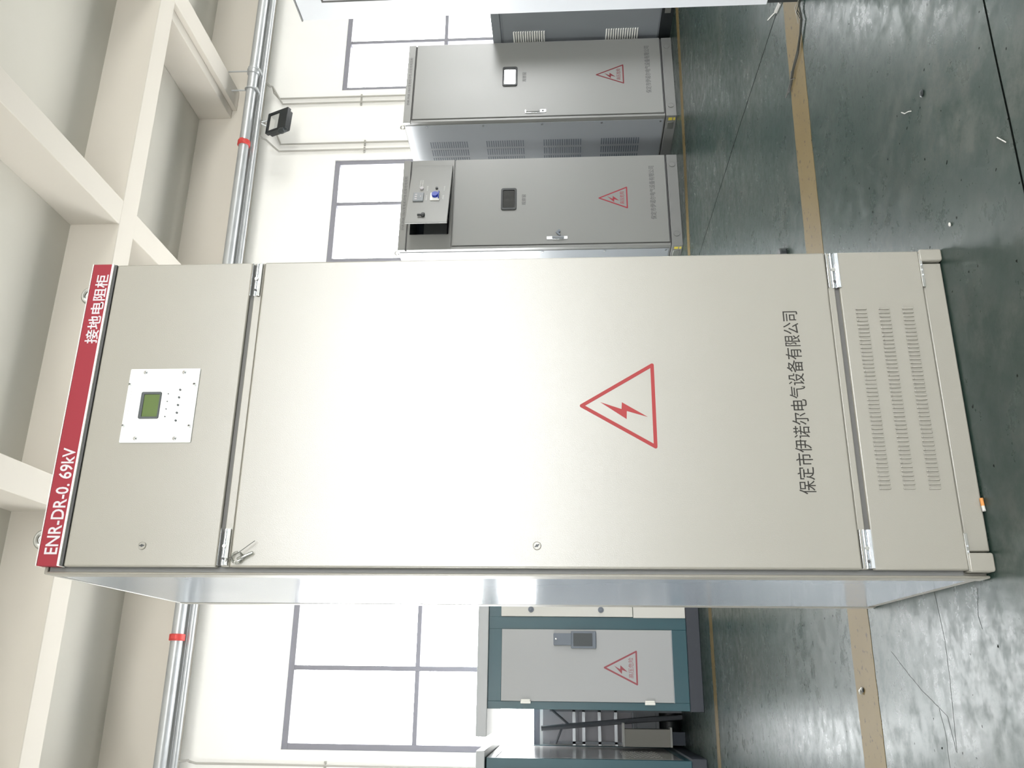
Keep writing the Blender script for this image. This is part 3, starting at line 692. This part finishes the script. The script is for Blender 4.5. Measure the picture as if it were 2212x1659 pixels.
# ------------------------------------------------------------------ pipes under the beam
def pipe_x(name, label, y, z, r, m, x0=XW+.02, x1=XE-.02, grp=None):
    o = thing(name, label, 'pipe', (0, y, z), 0, grp)
    MB().cyl((x0, 0, 0), (x1, 0, 0), r, 20).build('pipe_run', m, o)
    return o
PY = 5.50
p1 = pipe_x('water_pipe', 'thickest galvanised pipe under the ceiling beam, joined by red couplings', PY, 4.30, .052, M['galv'])
for x in (5.10, .10):
    MB().cyl((x-.028, 0, 0), (x+.028, 0, 0), .066, 20).box(x-.02, x+.02, -.086, .086, -.02, .02).build('coupling', M['clamp'], p1, 0.006)
MB().cyl((5.98, 0, 0), (6.06, 0, 0), .064, 20).build('sleeve', M['galv'], p1, 0.004)
p2 = pipe_x('water_pipe', 'thinner bright pipe running along the beam just under the thickest galvanised pipe', PY+.095, 4.222, .028, M['galv'])
p3 = pipe_x('cable_conduit', 'slim white conduit lowest of the pipes along the ceiling beam', PY+.155, 4.238, .017, M['trim'])
p4 = tag(MB().box(XW+.02, XE-.02, 5.62, 5.685, 4.268, 4.34).build('cable_tray', M['galv'], None, 0.003), 'grey steel cable tray running along the beam behind the pipes', 'tray')
for x, nm in ((6.03, 'steel pipe hanger whose rod is farther from the floodlight'), (5.78, 'steel pipe hanger with rod directly over the floodlight'), (-3.0, None)):
    if nm is None: continue
    h = thing('pipe_hanger', nm, 'hanger', (x, PY, 4.30))
    MB().cyl((0, .0, .055), (0, .0, .28), .009, 10).build('rod', M['galv'], h)
    MB().torus((0, 0, 0), .062, .007, 'x', 24, 8).build('clip_ring', M['galv'], h)
    MB().box(-.016, .016, -.03, .16, -.075, -.060).build('cross_arm', M['galv'], h)

# thin conduits dropping down the far wall
def conduit(label, xt, zt, xb, off, zs):
    o = thing('wall_conduit', label, 'conduit', (xb, 5.975, 0), 0, 'conduits down the far wall')
    MB().tube([(xt-xb, -.27, 4.30), (xt-xb, -.20, 4.285), (xt-xb, -.10, 4.255), (xt-xb+off*.2, -.07, 4.235), (off*.8, -.02, zt+.03), (0, 0, zt-.03), (0, 0, zt-.12), (0, 0, .25)], .010, 10).build('tube', M['conduit'], o)
    MB().torus((0, 0, zs), .016, .004, 'z', 14, 6).box(-.034, .034, .004, .024, zs-.009, zs+.009).build('saddle', M['conduit'], o)
conduit('thin wall conduit bordering the wide window beside the mirrored sight glass cabinet', 6.13, 4.20, 6.03, .08, 3.22)
conduit('thin wall conduit second from that wide window, bending sharply under the tray', 6.12, 4.15, 5.955, .12, 3.22)
conduit('thin wall conduit just below the floodlight, with an angled top bend', 5.62, 4.12, 5.415, .17, 3.14)
conduit('thin wall conduit nearest the open control door cabinet window', 5.42, 4.13, 5.325, .06, 3.14)
conduit('lone thin wall conduit near the teal cabinet with the punched vent', -.905, 4.22, -.93, .02, 3.05)

# flood light on its bracket
fl = thing('floodlight', 'black square floodlight with a bright reflector, hung under the cable tray', 'floodlight', (5.44, 5.66, 4.11))
fm = Matrix.Rotation(math.radians(-28), 4, 'X') @ Matrix.Rotation(math.radians(4), 4, 'Y')
x0, x1, z0, z1 = -.135, .115, -.30, .0
ring_prism(rrect(x0, x1, z0, z1, .008), rrect(x0+.028, x1-.03, z0+.125, z1-.03, .004), -.045, .0).xf(fm).build('housing', M['black'], fl, 0.003)
MB().prism(rrect(x0+.01, x1-.01, z0+.02, z1-.01, .01), .0, .045).xf(fm).build('heat_sink', M['black'], fl, 0.003)
ip_ = [(x0+.028, -.030, z0+.125), (x1-.03, -.030, z0+.125), (x1-.03, -.030, z1-.03), (x0+.028, -.030, z1-.03), (x0+.075, -.004, z0+.155), (x1-.075, -.004, z0+.155), (x1-.075, -.004, z1-.075), (x0+.075, -.004, z1-.075)]
MB().add(ip_, [(0, 1, 5, 4), (1, 2, 6, 5), (2, 3, 7, 6), (3, 0, 4, 7), (4, 5, 6, 7)]).xf(fm).build('reflector', M['reflector'], fl, smooth=False)
MB().prism(rrect(x0+.026, x1-.028, z0+.123, z1-.028, .003), -.034, -.031).xf(fm).build('lens', M['glass'], fl, smooth=False)
MB().ball((x0-.012, -.02, z0+.07), .034, .034, .05).cyl((x0-.012, -.02, z0+.02), (x0-.012, -.02, z0+.05), .03, 16).xf(fm).build('sensor', M['bezel'], fl)
MB().tube([(.02, -.03, .085), (.04, -.02, .03), (.06, .0, -.02)], .010, 8).tube([(.0, -.03, .085), (-.02, -.01, .03), (-.03, .0, -.02)], .010, 8).build('bracket', M['galv'], fl)

# ------------------------------------------------------------------ small things on the floor
wbn = thing('wire_bundle', 'twisted bundle of thin dark wires lying across the yellow line beside the black plinth', 'wires', (2.2, .82, 0))
def wl(pts, r): return MB().tube([(x-2.2, y-.82, z) for x, y, z in pts], r, 6)
for k in range(4):
    o_ = [random.uniform(-.006, .006) for _ in range(20)]
    pts = [(2.345, .75-.02*k, .006), (2.30, .77+.008*k, .010), (2.238, .7685, .008), (2.19, .815, .006), (2.157, .857, .007), (2.137, .945, .006), (2.107, 1.004, .005), (2.10+.004*k, 1.05+.012*k, .004)]
    pts = [(x+o_[i], y+o_[i+8], z+k*.002) for i, (x, y, z) in enumerate(pts)]
    wl(pts, .0019).build('strand', M['wire'], wbn)
wl([(2.10, .95, .004), (2.12, .985, .012), (2.15, .97, .010), (2.14, .94, .006)], .0018).build('strand', M['wire'], wbn)
tag(MB().tube([(2.345, .76, .004), (2.32, .80, .02), (2.27, .83, .004)], .0014, 6).build('bare_wire', M['dullzinc'], None), 'short silvery bare wire at the foot of the black plinth', 'wire')
tag(MB().tube([(2.558, 1.02, .004), (2.575, 1.095, .004)], .0095, 8).tube([(2.575, 1.095, .005), (2.62, 1.17, .004), (2.66, 1.24, .002)], .003, 6).build('cable_end', M['paper'], None), 'white cable end with frayed tip on the floor by the black plinth', 'cable')
tag(MB().tube([(1.279, .080, .003), (1.262, .062, .003), (1.252, .040, .003), (1.2416, .024, .0025)], .0014, 6).build('scrap_thread', M['paper'], None), 'short crooked white thread lying on open green floor', 'scrap')
tag(MB().tube([(.8936, -.3461, .003), (.863, -.3726, .0025)], .0014, 6).build('scrap_strip', M['paper'], None), 'short straight white strip beside the dark floor joint', 'scrap')
tag(MB().ball((1.2414, -.0504, .003), .011, .009, .004, 10, 6).build('dirt_lump', M['black'], None), 'small black dirt lump on the green floor near the white thread', 'dirt')
tag(MB().ball((.8323, -.075, .003), .006, .004, .003, 8, 6).build('paint_crumb', M['paper'], None), 'tiny white crumb on the floor in front of the tall pale cabinet', 'crumb')
fc = thing('foil_crumb', 'tiny crumpled foil crumb lying on the wide yellow floor line', 'crumb', (-.2617, 1.0087, .0012))
MB().ball((0, 0, .006), .010, .008, .006, 7, 5).ball((.008, -.007, .004), .006, .006, .004, 7, 5).build('foil', M['dullzinc'], fc, smooth=False)
MB().ball((.004, -.014, .003), .008, .006, .003, 8, 5).build('grit', M['black'], fc)
cb = thing('cigarette_butt', 'cigarette butt with orange tip at the foot of the tall pale cabinet', 'cigarette butt', (.15, .004, 0))
MB().cyl((.012, -.004, .0045), (-.006, -.006, .0045), .0042, 12).build('filter', M['orange'], cb)
MB().cyl((-.006, -.006, .0045), (-.018, -.008, .0045), .0040, 12).build('paper', M['paper'], cb)
rp_ = thing('levelling_stud', 'black rubber levelling stud with threaded rod lying behind the tall pale cabinet', 'stud', (1.50, 1.36, 0))
MB().cyl((0, 0, .0), (0, 0, .03), .036, 20).build('pad', M['black'], rp_, 0.004)
MB().tube([(0, 0, .03), (.012, .03, .045), (.03, .09, .05), (.05, .16, .045)], .011, 10).build('rod', M['bezel'], rp_)
